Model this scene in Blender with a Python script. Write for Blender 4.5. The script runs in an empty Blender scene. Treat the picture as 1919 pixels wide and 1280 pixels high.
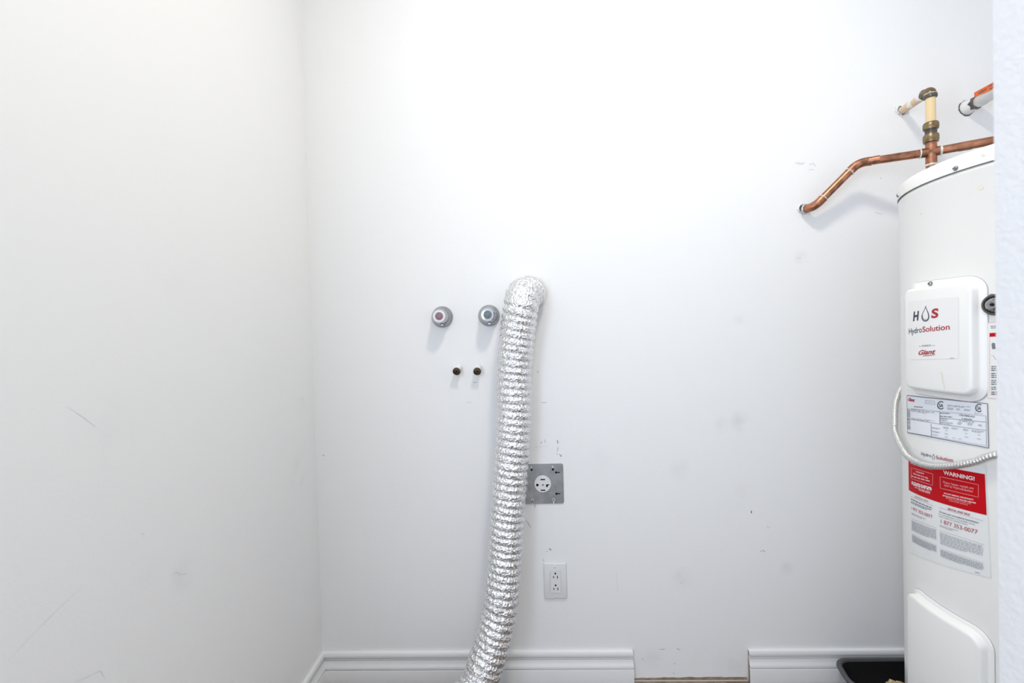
import bpy, bmesh, math, random
from mathutils import Vector, Matrix
random.seed(7)
SC = bpy.context.scene
COL = SC.collection
R_ = math.radians

# ------------------------------------------------------------------ camera
W, H, F = 1919.0, 1280.0, 853.0
CAM = Vector((0, 0, 1.09))
PITCH, YAW, ROLL = -.0145, .0293, -.0257
FWD = Vector((-math.sin(YAW)*math.cos(PITCH), math.cos(YAW)*math.cos(PITCH), math.sin(PITCH)))
_r0 = Vector((math.cos(YAW), math.sin(YAW), 0)); _u0 = _r0.cross(FWD)
RGT = _r0*math.cos(ROLL) + _u0*math.sin(ROLL)
UPV = RGT.cross(FWD)
cd = bpy.data.cameras.new('camera'); cam = bpy.data.objects.new('camera', cd); COL.objects.link(cam)
cd.sensor_width = 36; cd.lens = F/W*36; cd.clip_start = .02
m = Matrix((RGT, UPV, -FWD)).transposed().to_4x4(); m.translation = CAM
cam.matrix_world = m
cd.dof.use_dof = True; cd.dof.focus_distance = 1.4; cd.dof.aperture_fstop = 5.6
SC.camera = cam
# ------------------------------------------------------------------ world, daylight from the adjoining room, exposure
wd = bpy.data.worlds.new('world'); SC.world = wd; wd.use_nodes = True
wd.node_tree.nodes['Background'].inputs[0].default_value = (.80, .88, 1, 1)
wd.node_tree.nodes['Background'].inputs[1].default_value = .6
al = bpy.data.lights.new('daylight_opening', 'AREA'); al.shape = 'RECTANGLE'; al.size = 1.25; al.size_y = 1.15
al.energy = 28.5; al.color = (.72, .82, 1.0)
ao = bpy.data.objects.new('daylight_opening', al); COL.objects.link(ao)
ao.location = (-.68, -.56, 1.34); ao.rotation_euler = (R_(90), 0, R_(-90))
SC.view_settings.view_transform = 'Standard'; SC.view_settings.look = 'None'
SC.view_settings.exposure = 0.06; SC.view_settings.gamma = 1; SC.view_settings.use_curve_mapping = False
LAMP = Vector((.27, .50, 2.60)); LAMP_W = 13.8

D = 1.42            # back wall
XL = -.672          # left wall
XR = 1.75
CEIL = 2.72
YF = -1.4
HX, HY, HR = 1.12, .95, .278     # water heater axis and radius

def ray(p): return (FWD*F + RGT*(p[0]-W/2) - UPV*(p[1]-H/2)).normalized()
def onY(p, Y):
    d = ray(p); return CAM + d*(Y/d.y)
def onX(p, X):
    d = ray(p); return CAM + d*(X/d.x)
def onZ(p, z):
    d = ray(p); return CAM + d*((z-CAM.z)/d.z)
def cylhit(p, R=HR):
    d = ray(p); a = d.x**2+d.y**2; b = -2*(d.x*HX+d.y*HY); c = HX**2+HY**2-R*R
    q = max(b*b-4*a*c, 0)
    P = CAM + d*((-b-math.sqrt(q))/(2*a))
    return (math.atan2(P.y-HY, P.x-HX) % (2*math.pi), P.z)
def cylpt(th, z, R=HR): return Vector((HX+R*math.cos(th), HY+R*math.sin(th), z))

# ------------------------------------------------------------------ materials
MATS = {}
def mat(name, col, rough=.5, metal=0, coat=0, bump=None, var=None, spec=.5, trans=0, emis=None):
    if name in MATS: return MATS[name]
    M = bpy.data.materials.new(name); M.use_nodes = True; MATS[name] = M
    nt = M.node_tree; b = nt.nodes['Principled BSDF']
    b.inputs['Base Color'].default_value = (*col, 1); b.inputs['Roughness'].default_value = rough
    b.inputs['Metallic'].default_value = metal; b.inputs['Coat Weight'].default_value = coat
    b.inputs['Coat Roughness'].default_value = .08
    b.inputs['Specular IOR Level'].default_value = spec
    if trans: b.inputs['Transmission Weight'].default_value = trans
    if emis:
        b.inputs['Emission Color'].default_value = (*emis[0], 1); b.inputs['Emission Strength'].default_value = emis[1]
    tc = nt.nodes.new('ShaderNodeTexCoord')
    if var:   # (scale, second colour, lo, hi)
        n = nt.nodes.new('ShaderNodeTexNoise'); n.inputs['Scale'].default_value = var[0]; n.inputs['Detail'].default_value = 6
        nt.links.new(tc.outputs['Object'], n.inputs['Vector'])
        r = nt.nodes.new('ShaderNodeMapRange'); r.inputs[1].default_value = var[2]; r.inputs[2].default_value = var[3]
        nt.links.new(n.outputs['Fac'], r.inputs[0])
        mx = nt.nodes.new('ShaderNodeMix'); mx.data_type = 'RGBA'
        mx.inputs[6].default_value = (*col, 1); mx.inputs[7].default_value = (*var[1], 1)
        nt.links.new(r.outputs[0], mx.inputs[0]); nt.links.new(mx.outputs[2], b.inputs['Base Color'])
    if bump:  # (scale, strength, distance)
        n = nt.nodes.new('ShaderNodeTexNoise'); n.inputs['Scale'].default_value = bump[0]; n.inputs['Detail'].default_value = 4
        nt.links.new(tc.outputs['Object'], n.inputs['Vector'])
        bp = nt.nodes.new('ShaderNodeBump'); bp.inputs['Strength'].default_value = bump[1]; bp.inputs['Distance'].default_value = bump[2]
        nt.links.new(n.outputs['Fac'], bp.inputs['Height']); nt.links.new(bp.outputs[0], b.inputs['Normal'])
    return M

def wall_mat(name, col, spots, bump=(160, .12, .002)):
    """paint with roller stipple; spots = worn grubby places [(point, radius, strength)]"""
    M = mat(name, col, .55, bump=bump, spec=.35)
    nt = M.node_tree; b = nt.nodes['Principled BSDF']
    tc = [n for n in nt.nodes if n.type == 'TEX_COORD'][0]
    acc = None
    ns = nt.nodes.new('ShaderNodeTexNoise'); ns.inputs['Scale'].default_value = 22; ns.inputs['Detail'].default_value = 5
    nt.links.new(tc.outputs['Object'], ns.inputs['Vector'])
    for (P, r, s) in spots:
        ds = nt.nodes.new('ShaderNodeVectorMath'); ds.operation = 'DISTANCE'; ds.inputs[1].default_value = P
        nt.links.new(tc.outputs['Object'], ds.inputs[0])
        mr = nt.nodes.new('ShaderNodeMapRange'); mr.interpolation_type = 'SMOOTHSTEP'
        mr.inputs[1].default_value = r; mr.inputs[2].default_value = 0; mr.inputs[3].default_value = 0; mr.inputs[4].default_value = s
        nt.links.new(ds.outputs['Value'], mr.inputs[0])
        if acc is None: acc = mr.outputs[0]
        else:
            ad = nt.nodes.new('ShaderNodeMath'); ad.operation = 'MAXIMUM'
            nt.links.new(acc, ad.inputs[0]); nt.links.new(mr.outputs[0], ad.inputs[1]); acc = ad.outputs[0]
    if acc is not None:
        mu = nt.nodes.new('ShaderNodeMath'); mu.operation = 'MULTIPLY'
        nt.links.new(acc, mu.inputs[0])
        nr = nt.nodes.new('ShaderNodeMapRange'); nr.inputs[1].default_value = .35; nr.inputs[2].default_value = .7; nr.inputs[3].default_value = .1; nr.inputs[4].default_value = .75
        nt.links.new(ns.outputs['Fac'], nr.inputs[0]); nt.links.new(nr.outputs[0], mu.inputs[1])
        mx = nt.nodes.new('ShaderNodeMix'); mx.data_type = 'RGBA'
        mx.inputs[6].default_value = (*col, 1); mx.inputs[7].default_value = (.60, .60, .62, 1)
        nt.links.new(mu.outputs[0], mx.inputs[0]); nt.links.new(mx.outputs[2], b.inputs['Base Color'])
    return M

PAINT = (.90, .90, .895)
wp = lambda x, y: onY((x, y), D)
M_back = wall_mat('paint_back', PAINT, [(wp(1384, 790), .05, .5), (wp(1355, 795), .04, .3), (wp(1275, 878), .05, .3), (wp(1392, 918), .04, .3),
    (wp(1277, 1085), .05, .35), (wp(1385, 600), .03, .35), (wp(1500, 481), .03, .5), (wp(1475, 1065), .03, .4), (wp(1010, 215), .05, .10),
    (wp(1220, 1235), .05, .3), (wp(1380, 1258), .09, .4), (wp(1120, 860), .06, .2)])
xl = lambda x, y: onX((x, y), XL)
M_left = wall_mat('paint_left', PAINT, [(xl(345, 1075), .05, .25), (xl(280, 1070), .04, .15), (xl(210, 800), .09, .12), (xl(560, 880), .09, .18), (xl(565, 760), .05, .12), (xl(330, 520), .12, .08)])
M_wall = wall_mat('paint_plain', PAINT, [])
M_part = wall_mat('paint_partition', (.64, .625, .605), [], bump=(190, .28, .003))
M_trim = mat('trim_white', (.84, .84, .84), .35, spec=.5)
M_raw = mat('raw_wood', (.25, .16, .10), .8, var=(60, (.38, .28, .2), .35, .65))
M_floor = mat('floor_vinyl', (.16, .12, .09), .5, var=(40, (.27, .22, .18), .4, .6))
M_grout = mat('floor_joint', (.55, .52, .48), .9)
M_ceil = mat('ceiling_white', (.90, .90, .89), .8)
M_enamel = mat('heater_enamel', (.84, .83, .79), .28, coat=.35, spec=.5)
M_plast = mat('cover_plastic', (.86, .85, .815), .38, coat=.1)
M_capm = mat('cap_enamel', (.86, .85, .81), .32, coat=.25)
M_seam = mat('seam_dark', (.12, .12, .11), .6)
M_copper = mat('copper', (.52, .24, .145), .34, 1, var=(38, (.26, .125, .08), .42, .66), bump=(90, .1, .001))
M_copper2 = mat('copper_fitting', (.50, .22, .13), .42, 1, var=(60, (.22, .11, .07), .38, .62), bump=(120, .15, .001))
M_patina = mat('copper_patina', (.22, .20, .13), .6, .6, var=(70, (.3, .22, .14), .4, .6))
M_brass = mat('aged_brass', (.30, .22, .12), .38, 1, var=(60, (.17, .12, .075), .4, .65))
M_bronze = mat('dark_bronze', (.13, .115, .10), .4, .8)
M_solder = mat('solder_white', (.78, .77, .74), .6, var=(150, (.5, .48, .44), .45, .7))
M_cpvc = mat('cream_plastic', (.78, .60, .34), .35, coat=.2)
M_cream = mat('cream_plastic_painted', (.74, .55, .38), .5, var=(45, (.84, .83, .80), .47, .53))
M_black = mat("black_plastic", (.006, .006, .007), .5, spec=.25)
M_rim = mat('black_rubber_rim', (.085, .085, .088), .55, bump=(200, .3, .002))
M_hole = mat('black_void', (.004, .004, .004), .9)
M_chrome = mat('chrome', (.47, .48, .50), .14, 1)
M_chrome2 = mat('chrome_worn', (.36, .37, .39), .17, 1, var=(90, (.24, .24, .25), .5, .7))
M_steel = mat('galvanised', (.40, .42, .44), .42, 1, var=(40, (.50, .52, .54), .35, .65))
M_conduit = mat('conduit_steel', (.66, .66, .65), .38, .85)
M_capr = mat('red_grey_cap', (.28, .17, .20), .5)
M_capb = mat('blue_grey_cap', (.16, .20, .22), .5)
M_white = mat('white_plastic', (.80, .80, .80), .35)
M_lightgrey = mat('light_plastic', (.74, .74, .74), .4)
M_plaster = mat('torn_plaster', (.82, .81, .79), .8, bump=(120, .6, .003))
M_whitep = mat('white_painted_pipe', (.82, .82, .80), .4)
M_orange = mat('orange_lever', (.80, .14, .02), .4)
M_ink = mat('ink_black', (.015, .015, .02), .6)
M_inkg = mat('ink_grey', (.18, .19, .22), .6)
M_inklg = mat('ink_light_grey', (.36, .37, .41), .6)
M_navy = mat('ink_navy', (.03, .04, .07), .6)
M_red = mat('ink_red', (.53, .002, .008), .6, spec=.15)
M_dred = mat('ink_dark_red', (.40, .01, .02), .5)
M_pink = mat('ink_pale_pink', (.80, .42, .42), .5)
M_wink = mat('ink_white', (.85, .83, .82), .5)
M_label = mat('label_white', (.80, .82, .85), .35)
M_sticker = mat('sticker_white', (.835, .825, .80), .3)
M_sheet = mat('sheet_white', (.79, .80, .78), .3)
M_rust = mat('rust_spot', (.80, .74, .58), .5)
M_scuff = mat('scuff_grey', (.48, .48, .51), .8)
M_scuffd = mat('scuff_dark', (.16, .16, .18), .8)
M_scr = mat('scratch_pale', (.74, .74, .75), .8)
M_tan = mat('tan_sponge', (.45, .32, .14), .8, var=(50, (.70, .60, .42), .4, .6))

# crinkled foil
M_foil = bpy.data.materials.new('foil'); M_foil.use_nodes = True
nt = M_foil.node_tree; b = nt.nodes['Principled BSDF']
b.inputs['Base Color'].default_value = (.93, .93, .94, 1); b.inputs['Metallic'].default_value = 1; b.inputs['Roughness'].default_value = .22
tc = nt.nodes.new('ShaderNodeTexCoord')
vo = nt.nodes.new('ShaderNodeTexVoronoi'); vo.inputs['Scale'].default_value = 140
no = nt.nodes.new('ShaderNodeTexNoise'); no.inputs['Scale'].default_value = 190; no.inputs['Detail'].default_value = 3
mxn = nt.nodes.new('ShaderNodeMath'); mxn.operation = 'ADD'
nt.links.new(tc.outputs['Object'], vo.inputs['Vector']); nt.links.new(tc.outputs['Object'], no.inputs['Vector'])
nt.links.new(vo.outputs['Distance'], mxn.inputs[0]); nt.links.new(no.outputs['Fac'], mxn.inputs[1])
bp = nt.nodes.new('ShaderNodeBump'); bp.inputs['Strength'].default_value = .8; bp.inputs['Distance'].default_value = .0042
nt.links.new(mxn.outputs[0], bp.inputs['Height']); nt.links.new(bp.outputs[0], b.inputs['Normal'])

# ------------------------------------------------------------------ mesh helpers
def link(o, parent=None):
    COL.objects.link(o)
    if parent: o.parent = parent; o.matrix_parent_inverse = Matrix.Translation(-parent.location)
    return o
def mobj(name, verts, faces, material, parent=None, smooth=True, mats=None, midx=None):
    me = bpy.data.meshes.new(name); me.from_pydata([tuple(v) for v in verts], [], faces)
    for mm in ([material] if not mats else mats): me.materials.append(mm)
    if midx: me.polygons.foreach_set('material_index', midx)
    bm = bmesh.new(); bm.from_mesh(me); bmesh.ops.recalc_face_normals(bm, faces=bm.faces); bm.to_mesh(me); bm.free()
    if smooth: me.shade_smooth()
    o = bpy.data.objects.new(name, me); return link(o, parent)
def sharp(o, ang=35):
    me = o.data
    me.set_sharp_from_angle(angle=R_(ang)); return o
def empty(name, loc, label, cat, group=None):
    o = bpy.data.objects.new(name, None); COL.objects.link(o); o.location = loc; o.empty_display_size = .05
    o['label'] = label; o['category'] = cat
    if group: o['group'] = group
    bpy.context.view_layer.update()
    return o
def tag(o, label, cat, group=None):
    o['label'] = label; o['category'] = cat
    if group: o['group'] = group
    return o
def struct(o, label=None, cat=None):
    o['kind'] = 'structure'
    if label: o['label'] = label
    if cat: o['category'] = cat
    return o
def frame_of(axis):
    a = Vector(axis).normalized()
    x = a.cross(Vector((0, 0, 1)))
    if x.length < 1e-4: x = Vector((1, 0, 0))
    x.normalize(); return x, a.cross(x).normalized(), a
def lathe(name, prof, origin, axis, material, parent=None, n=40, fn=None, close=True):
    """prof: (radius, height along axis) list"""
    x, y, a = frame_of(axis); O = Vector(origin); vs = []; fs = []
    for (r, hh) in prof:
        for k in range(n):
            t = 2*math.pi*k/n; rr = r*(fn(t, hh) if fn else 1)
            vs.append(O + a*hh + (x*math.cos(t)+y*math.sin(t))*rr)
    for i in range(len(prof)-1):
        for k in range(n):
            fs.append((i*n+k, i*n+(k+1) % n, (i+1)*n+(k+1) % n, (i+1)*n+k))
    if close:
        if prof[0][0] > 1e-5: fs.append(tuple(range(n)))
        if prof[-1][0] > 1e-5: fs.append(tuple((len(prof)-1)*n+k for k in range(n)))
    return sharp(mobj(name, vs, fs, material, parent))
def tube(name, pts, rad, material, parent=None, n=20, cap=True, rfn=None):
    pts = [Vector(p) for p in pts]; vs = []; fs = []
    T = []
    for i in range(len(pts)):
        a = pts[max(i-1, 0)]; c = pts[min(i+1, len(pts)-1)]; T.append((c-a).normalized())
    x, y, _ = frame_of(T[0]); s = 0
    for i, p in enumerate(pts):
        if i: s += (p-pts[i-1]).length
        x = (x - T[i]*x.dot(T[i])).normalized(); y = T[i].cross(x)
        for k in range(n):
            t = 2*math.pi*k/n; r = rfn(s, t, i) if rfn else rad
            vs.append(p + (x*math.cos(t)+y*math.sin(t))*r)
    for i in range(len(pts)-1):
        for k in range(n): fs.append((i*n+k, i*n+(k+1) % n, (i+1)*n+(k+1) % n, (i+1)*n+k))
    if cap: fs.append(tuple(range(n))); fs.append(tuple((len(pts)-1)*n+k for k in range(n)))
    o = mobj(name, vs, fs, material, parent)
    return sharp(o, 50) if cap else o
def spline(P, n):
    """Catmull-Rom through P, resampled to n equal steps"""
    P = [Vector(p) for p in P]; Q = []
    E = [P[0]*2-P[1]] + P + [P[-1]*2-P[-2]]
    for i in range(len(P)-1):
        a, b_, c, d = E[i:i+4]
        for k in range(24):
            t = k/24
            Q.append(.5*((2*b_)+(c-a)*t+(2*a-5*b_+4*c-d)*t*t+(3*b_-a-3*c+d)*t**3))
    Q.append(P[-1])
    L = [0]
    for i in range(1, len(Q)): L.append(L[-1]+(Q[i]-Q[i-1]).length)
    out = []; j = 0
    for i in range(n+1):
        s = L[-1]*i/n
        while j < len(L)-2 and L[j+1] < s: j += 1
        t = (s-L[j])/max(L[j+1]-L[j], 1e-9); out.append(Q[j].lerp(Q[j+1], t))
    return out, L[-1]
def fillet(A, B, C, r, n=8):
    """arc points rounding corner B"""
    A, B, C = Vector(A), Vector(B), Vector(C); u = (A-B).normalized(); v = (C-B).normalized()
    ang = u.angle(v); d = r/math.tan(ang/2); p = B+u*d; q = B+v*d
    c = B+(u+v).normalized()*(r/math.sin(ang/2)); out = []
    for i in range(n+1):
        t = i/n; a0 = p-c; a1 = q-c; om = a0.angle(a1)
        out.append(c+(a0*math.sin((1-t)*om)+a1*math.sin(t*om))/math.sin(om))
    return out
def box(name, lo, hi, material, parent=None, bevel=0, seg=2, smooth=False):
    bm = bmesh.new(); bmesh.ops.create_cube(bm, size=1)
    for v in bm.verts: v.co = Vector([lo[i]+(v.co[i]+.5)*(hi[i]-lo[i]) for i in range(3)])
    if bevel: bmesh.ops.bevel(bm, geom=list(bm.edges), offset=bevel, segments=seg, affect='EDGES', profile=.5)
    me = bpy.data.meshes.new(name); bm.to_mesh(me); bm.free(); me.materials.append(material)
    if bevel: me.shade_smooth(); me.set_sharp_from_angle(angle=R_(40))
    return link(bpy.data.objects.new(name, me), parent)
def slab(name, outline, y0, y1, material, parent=None, smooth=False):
    """extrude an (x,z) outline between two depths"""
    n = len(outline); vs = [Vector((x, y0, z)) for x, z in outline]+[Vector((x, y1, z)) for x, z in outline]
    fs = [tuple(range(n)), tuple(range(n, 2*n))]+[(i, (i+1) % n, n+(i+1) % n, n+i) for i in range(n)]
    return mobj(name, vs, fs, material, parent, smooth=False)
def rrect(cx, cz, w, h_, r, n=5):
    out = []
    for (sx, sz, a0) in ((1, 1, 0), (-1, 1, 90), (-1, -1, 180), (1, -1, 270)):
        for k in range(n+1):
            a = R_(a0+90*k/n); out.append((cx+sx*(w/2-r)+r*math.cos(a), cz+sz*(h_/2-r)+r*math.sin(a)))
    return out
def disc(cx, cz, r, n=20): return [(cx+r*math.cos(2*math.pi*k/n), cz+r*math.sin(2*math.pi*k/n)) for k in range(n)]

# ------------------------------------------------------------------ room shell
def wallbox(name, lo, hi, material): return struct(box(name, lo, hi, material))
floor = wallbox('floor', (XL-.12, YF-.12, -.10), (XR+.12, D+.12, 0), M_floor)
wallbox('ceiling', (XL-.12, YF-.12, CEIL), (XR+.12, D+.12, CEIL+.1), M_ceil)
wall_back = wallbox('wall_back', (XL-.12, D, 0), (XR+.12, D+.12, CEIL), M_back)
# the left wall has a wide opening to a bright room, beside and behind the camera
oy0, oy1, oz0, oz1 = -1.2, .08, .75, 1.93
po = [(YF, 0), (D, 0), (D, CEIL), (YF, CEIL)]; pi_ = [(oy0, oz0), (oy1, oz0), (oy1, oz1), (oy0, oz1)]
vs = [(x, y, z) for x in (XL-.12, XL) for y, z in po+pi_]; fs = []
for i in range(4):
    j = (i+1) % 4
    fs += [(i, j, 4+j, 4+i), (8+i, 8+j, 12+j, 12+i), (i, j, 8+j, 8+i), (4+i, 4+j, 12+j, 12+i)]
wall_left = struct(mobj('wall_left', vs, fs, M_left, smooth=False))
wallbox('wall_right', (XR, YF, 0), (XR+.12, D, CEIL), M_wall)
# end of the partition that screens the heater
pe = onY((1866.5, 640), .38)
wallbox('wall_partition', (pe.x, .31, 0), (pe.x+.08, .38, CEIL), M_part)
wall_front = wallbox('wall_front', (XL-.12, YF-.12, 0), (XR+.12, YF, CEIL), M_wall)

# baseboards: moulded profile swept along the wall, raw cut ends
PROF = [(0, 0), (.015, 0), (.015, .0400), (.0146, .0412), (.0095, .0422), (.0095, .0442), (.0140, .0458), (.0142, .0500), (.0128, .0545),
        (.0106, .0580), (.0088, .0640), (.0082, .0690), (.0042, .0698), (.0042, .0722), (.0082, .0730), (.0086, .0752), (.0042, .0762),
        (.0042, .0786), (.0096, .0800), (.0104, .0840), (.0100, .0900), (.0080, .0945), (.0042, .0960), (0, .0960)]
def baseboard(name, f0, f1, label):
    """f0(d), f1(d): end points for depth d"""
    n = len(PROF); vs = []
    for f in (f0, f1):
        for (d, z) in PROF: p = f(d); vs.append((p[0], p[1], z))
    fs = [(i, (i+1) % n, n+(i+1) % n, n+i) for i in range(n)]+[tuple(range(n)), tuple(range(n, 2*n))]
    o = mobj(name, vs, fs, None, smooth=False, mats=[M_trim, M_raw], midx=[0]*n+[1, 1])
    o.data.shade_smooth(); sharp(o, 38)
    return struct(o)
gx0 = wp(1184.5, 1215).x; gx1 = wp(1401.5, 1215).x
baseboard('baseboard_back', lambda d: (XL+d, D-d), lambda d: (gx0+d*.12, D-d), '')
baseboard('baseboard_back_right', lambda d: (gx1-d*.12, D-d), lambda d: (XR, D-d), '')
baseboard('baseboard_left', lambda d: (XL+d, YF), lambda d: (XL+d, D-d), '')
# floor edging seen in the gap between the baseboards: torn strip of flooring underlay and a pale joint line
vs = []; fs = []
N = 26
for i in range(N+1):
    x = gx0+.004+(gx1-gx0-.008)*i/N
    zt = .0062+.0005*math.sin(i*1.1)+random.uniform(-.0009, .0009)+.0022*min(i/10, 1)
    vs += [(x, D-.0015, zt), (x, D-.0015, .0002), (x, D-.0005, zt)]
for i in range(N):
    a = 3*i; fs += [(a, a+1, a+4, a+3), (a, a+3, a+5, a+2)]
mobj('sill_strip', vs, fs, M_raw, wall_back, smooth=False)
box('floor_joint', (gx0+.003, D-.0075, .0002), (gx1-.003, D-.0025, .0012), M_grout, floor)

# scuffs, chips and scratches in the paint
def scuff(plane, pts, w, material, nm='scuff'):
    """thin ragged mark following pixel points on a wall"""
    P = [plane(x, y) for x, y in pts]
    nrm = Vector((0, -1, 0)) if plane is wp else Vector((1, 0, 0))
    vs = []; fs = []
    Q = []
    for a, b2 in zip(P[:-1], P[1:]):
        k = max(2, int((b2-a).length/.006))
        Q += [a.lerp(b2, i/k) for i in range(k)]
    Q.append(P[-1])
    for i, p in enumerate(Q):
        t = (Q[min(i+1, len(Q)-1)]-Q[max(i-1, 0)]).normalized(); s = t.cross(nrm).normalized()
        ww = w*(.35+.65*math.sin(math.pi*(i+.4)/(len(Q)-.2)))*random.uniform(.6, 1.2)
        vs += [p+nrm*.0003+s*ww/2, p+nrm*.0003-s*ww/2]
    for i in range(len(Q)-1): fs.append((2*i, 2*i+1, 2*i+3, 2*i+2))
    mobj(nm, vs, fs, material, wall_back if plane is wp else wall_left, smooth=False)
for pts, w, mm in [
    ([(1044, 825), (1046, 831)], .003, M_scuffd), ([(1046, 838), (1044, 846)], .0025, M_scuff), ([(1048, 850), (1051, 856), (1052, 852)], .0025, M_scuffd),
    ([(1043, 849), (1045, 853)], .002, M_scuff), ([(1013, 831), (1016, 828)], .003, M_scuff), ([(1021, 823), (1022, 830)], .002, M_scuff),
    ([(1014, 754), (1017, 755), (1025, 754)], .0018, M_scuff), ([(1007, 695), (1009, 699)], .0025, M_scuff),
    ([(1029, 1028), (1033, 1031)], .004, M_scuffd), ([(1024, 1033), (1026, 1034)], .0025, M_scuff), ([(1018, 1047), (1019, 1052)], .002, M_scuff),
    ([(985, 974), (990, 981), (995, 989)], .0022, M_scuff), ([(1002, 944), (1002.5, 951)], .002, M_scuffd),
    ([(1408, 957), (1408, 962)], .003, M_scuffd), ([(1436, 984), (1440, 990), (1443, 987)], .003, M_scr), ([(1424, 1034), (1430, 1031), (1434, 1035)], .003, M_scuff),
    ([(1236, 1217), (1247, 1216.5)], .0022, M_scuff), ([(1268, 1215), (1275, 1218)], .0022, M_scuff), ([(1264, 1243), (1265, 1245)], .003, M_scuff),
    ([(1262, 1260), (1263, 1263)], .0025, M_scuff), ([(1203, 1234), (1205, 1237)], .002, M_scuff), ([(605, 852), (608, 855)], .004, M_scuff),
    ([(887, 717), (894, 716.5)], .0025, M_scuff), ([(873, 756), (878, 754), (884, 755)], .002, M_scr), ([(604, 861), (606, 862)], .003, M_scr),
    ([(1490, 305), (1500, 307), (1508, 306)], .006, M_scr), ([(1516, 309), (1524, 306), (1528, 312)], .005, M_scr), ([(1515, 318), (1526, 318)], .004, M_scr),
    ([(1495, 484), (1502, 483)], .005, M_scr), ([(1278, 1089), (1276, 1094)], .004, M_scr), ([(1000, 838), (1030, 836)], .0012, M_scr),
    ([(1640, 398), (1655, 402)], .003, M_scr), ([(1650, 333), (1651, 335)], .003, M_scuff), ([(1155, 1070), (1158, 1110)], .0012, M_scr)]:
    scuff(wp, pts, w, mm)
for pts, w, mm in [([(15, 1238), (60, 1190), (110, 1140), (158, 1095)], .0009, M_scr), ([(140, 1279), (165, 1268), (188, 1257), (197, 1272)], .0010, M_scr),
    ([(125, 762), (150, 778), (180, 800)], .0008, M_scr), ([(324, 1078), (330, 1072), (336, 1077), (350, 1076)], .002, M_scr), ([(265, 1000), (271, 1002)], .0012, M_scr),
    ([(563, 748), (569, 746)], .002, M_scr), ([(564, 915), (567, 890)], .002, M_scr)]:
    scuff(xl, pts, w, mm, 'scratch')

# ------------------------------------------------------------------ ceiling lamp
lamp = empty('ceiling_lamp', (LAMP.x, LAMP.y, CEIL), 'round flush ceiling lamp with an opal glass bowl', 'lamp')
lathe('lamp_base', [(0, 0), (.14, 0), (.145, -.008), (.145, -.03), (.13, -.034)], (LAMP.x, LAMP.y, CEIL), (0, 0, 1), M_white, lamp)
M_opal = mat('opal_glass', (.9, .9, .88), .3, emis=((1, .95, .87), 2.0))
lathe('lamp_bowl', [(.135, -.034), (.132, -.05), (.118, -.068), (.09, -.083), (.05, -.092), (0, -.095)], (LAMP.x, LAMP.y, CEIL), (0, 0, 1), M_opal, lamp)
ll = bpy.data.lights.new('lamp_light', 'AREA'); ll.shape = 'DISK'; ll.size = .24; ll.energy = LAMP_W; ll.color = (1, .935, .81)
lo = bpy.data.objects.new('lamp_light', ll); COL.objects.link(lo); lo.location = (LAMP.x, LAMP.y, CEIL-.098)

# ------------------------------------------------------------------ foil dryer duct
dpx = [(991, 549, 1.4125), (991, 549, 1.398), (982, 553, 1.362), (977, 572, 1.342), (971.5, 610, 1.346), (966.5, 655, 1.353), (963.5, 710, 1.358), (963.5, 770, 1.358), (960.5, 835, 1.355),
       (956, 895, 1.350), (951.5, 960, 1.342), (947, 1030, 1.333), (943, 1085, 1.322), (937, 1140, 1.308), (925, 1195, 1.292), (909, 1245, 1.272), (893, 1288, 1.25)]
dp = [onY((x, y), Y) for x, y, Y in dpx]
dp += [Vector((-.235, 1.20, .062)), Vector((-.32, 1.13, .0555)), Vector((-.42, 1.05, .0555))]
PITCHD = .0212; NS = 11
path, L = spline(dp, 10); path, L = spline(dp, int(L/PITCHD*NS))
rng = random.Random(3)
ph = [rng.uniform(-.16, .16) for _ in range(200)]
jit = {}
def duct_r(s, t, i):
    u = s/PITCHD + .10*math.sin(s*9)+.25*math.sin(s*4.1+1) + t/(2*math.pi)
    k = int(u); f = u-k
    prof = abs(math.sin(math.pi*f))**.65
    base = .0470+.0012*math.sin(5*s*7+2*t)*math.sin(s*31)
    if s < .05: base *= .97
    return base-.0008+.0062*prof+rng.uniform(-.0010, .0010)
tube_o = tube('flexible_duct', path, .05, M_foil, None, 72, cap=False, rfn=duct_r)
tag(tube_o, 'crinkled silver foil dryer duct hanging from a hole in the wall down to the floor', 'duct')
# ragged paint edge where the duct enters the wall
def collar(name, c, r, material, parent, w=.006, irr=.25, n=28, y=None, squash=1):
    vs = []; fs = []
    for k in range(n):
        t = 2*math.pi*k/n; rr = r*(1+random.uniform(-irr, irr)*.5); ri = r*.8
        vs += [c+Vector((ri*math.cos(t), -.0004, ri*math.sin(t)*squash)), c+Vector((rr*.93*math.cos(t), -w*random.uniform(.5, 1), rr*.93*math.sin(t)*squash)), c+Vector((rr*1.08*math.cos(t), -.0003, rr*1.08*math.sin(t)*squash))]
    for k in range(n):
        a = 3*k; b2 = 3*((k+1) % n); fs += [(a, b2, b2+1, a+1), (a+1, b2+1, b2+2, a+2)]
    return mobj(name, vs, fs, material, parent)
collar('torn_paint_edge', wp(992, 549), .0535, M_plaster, tube_o, .004, .1)

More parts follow.
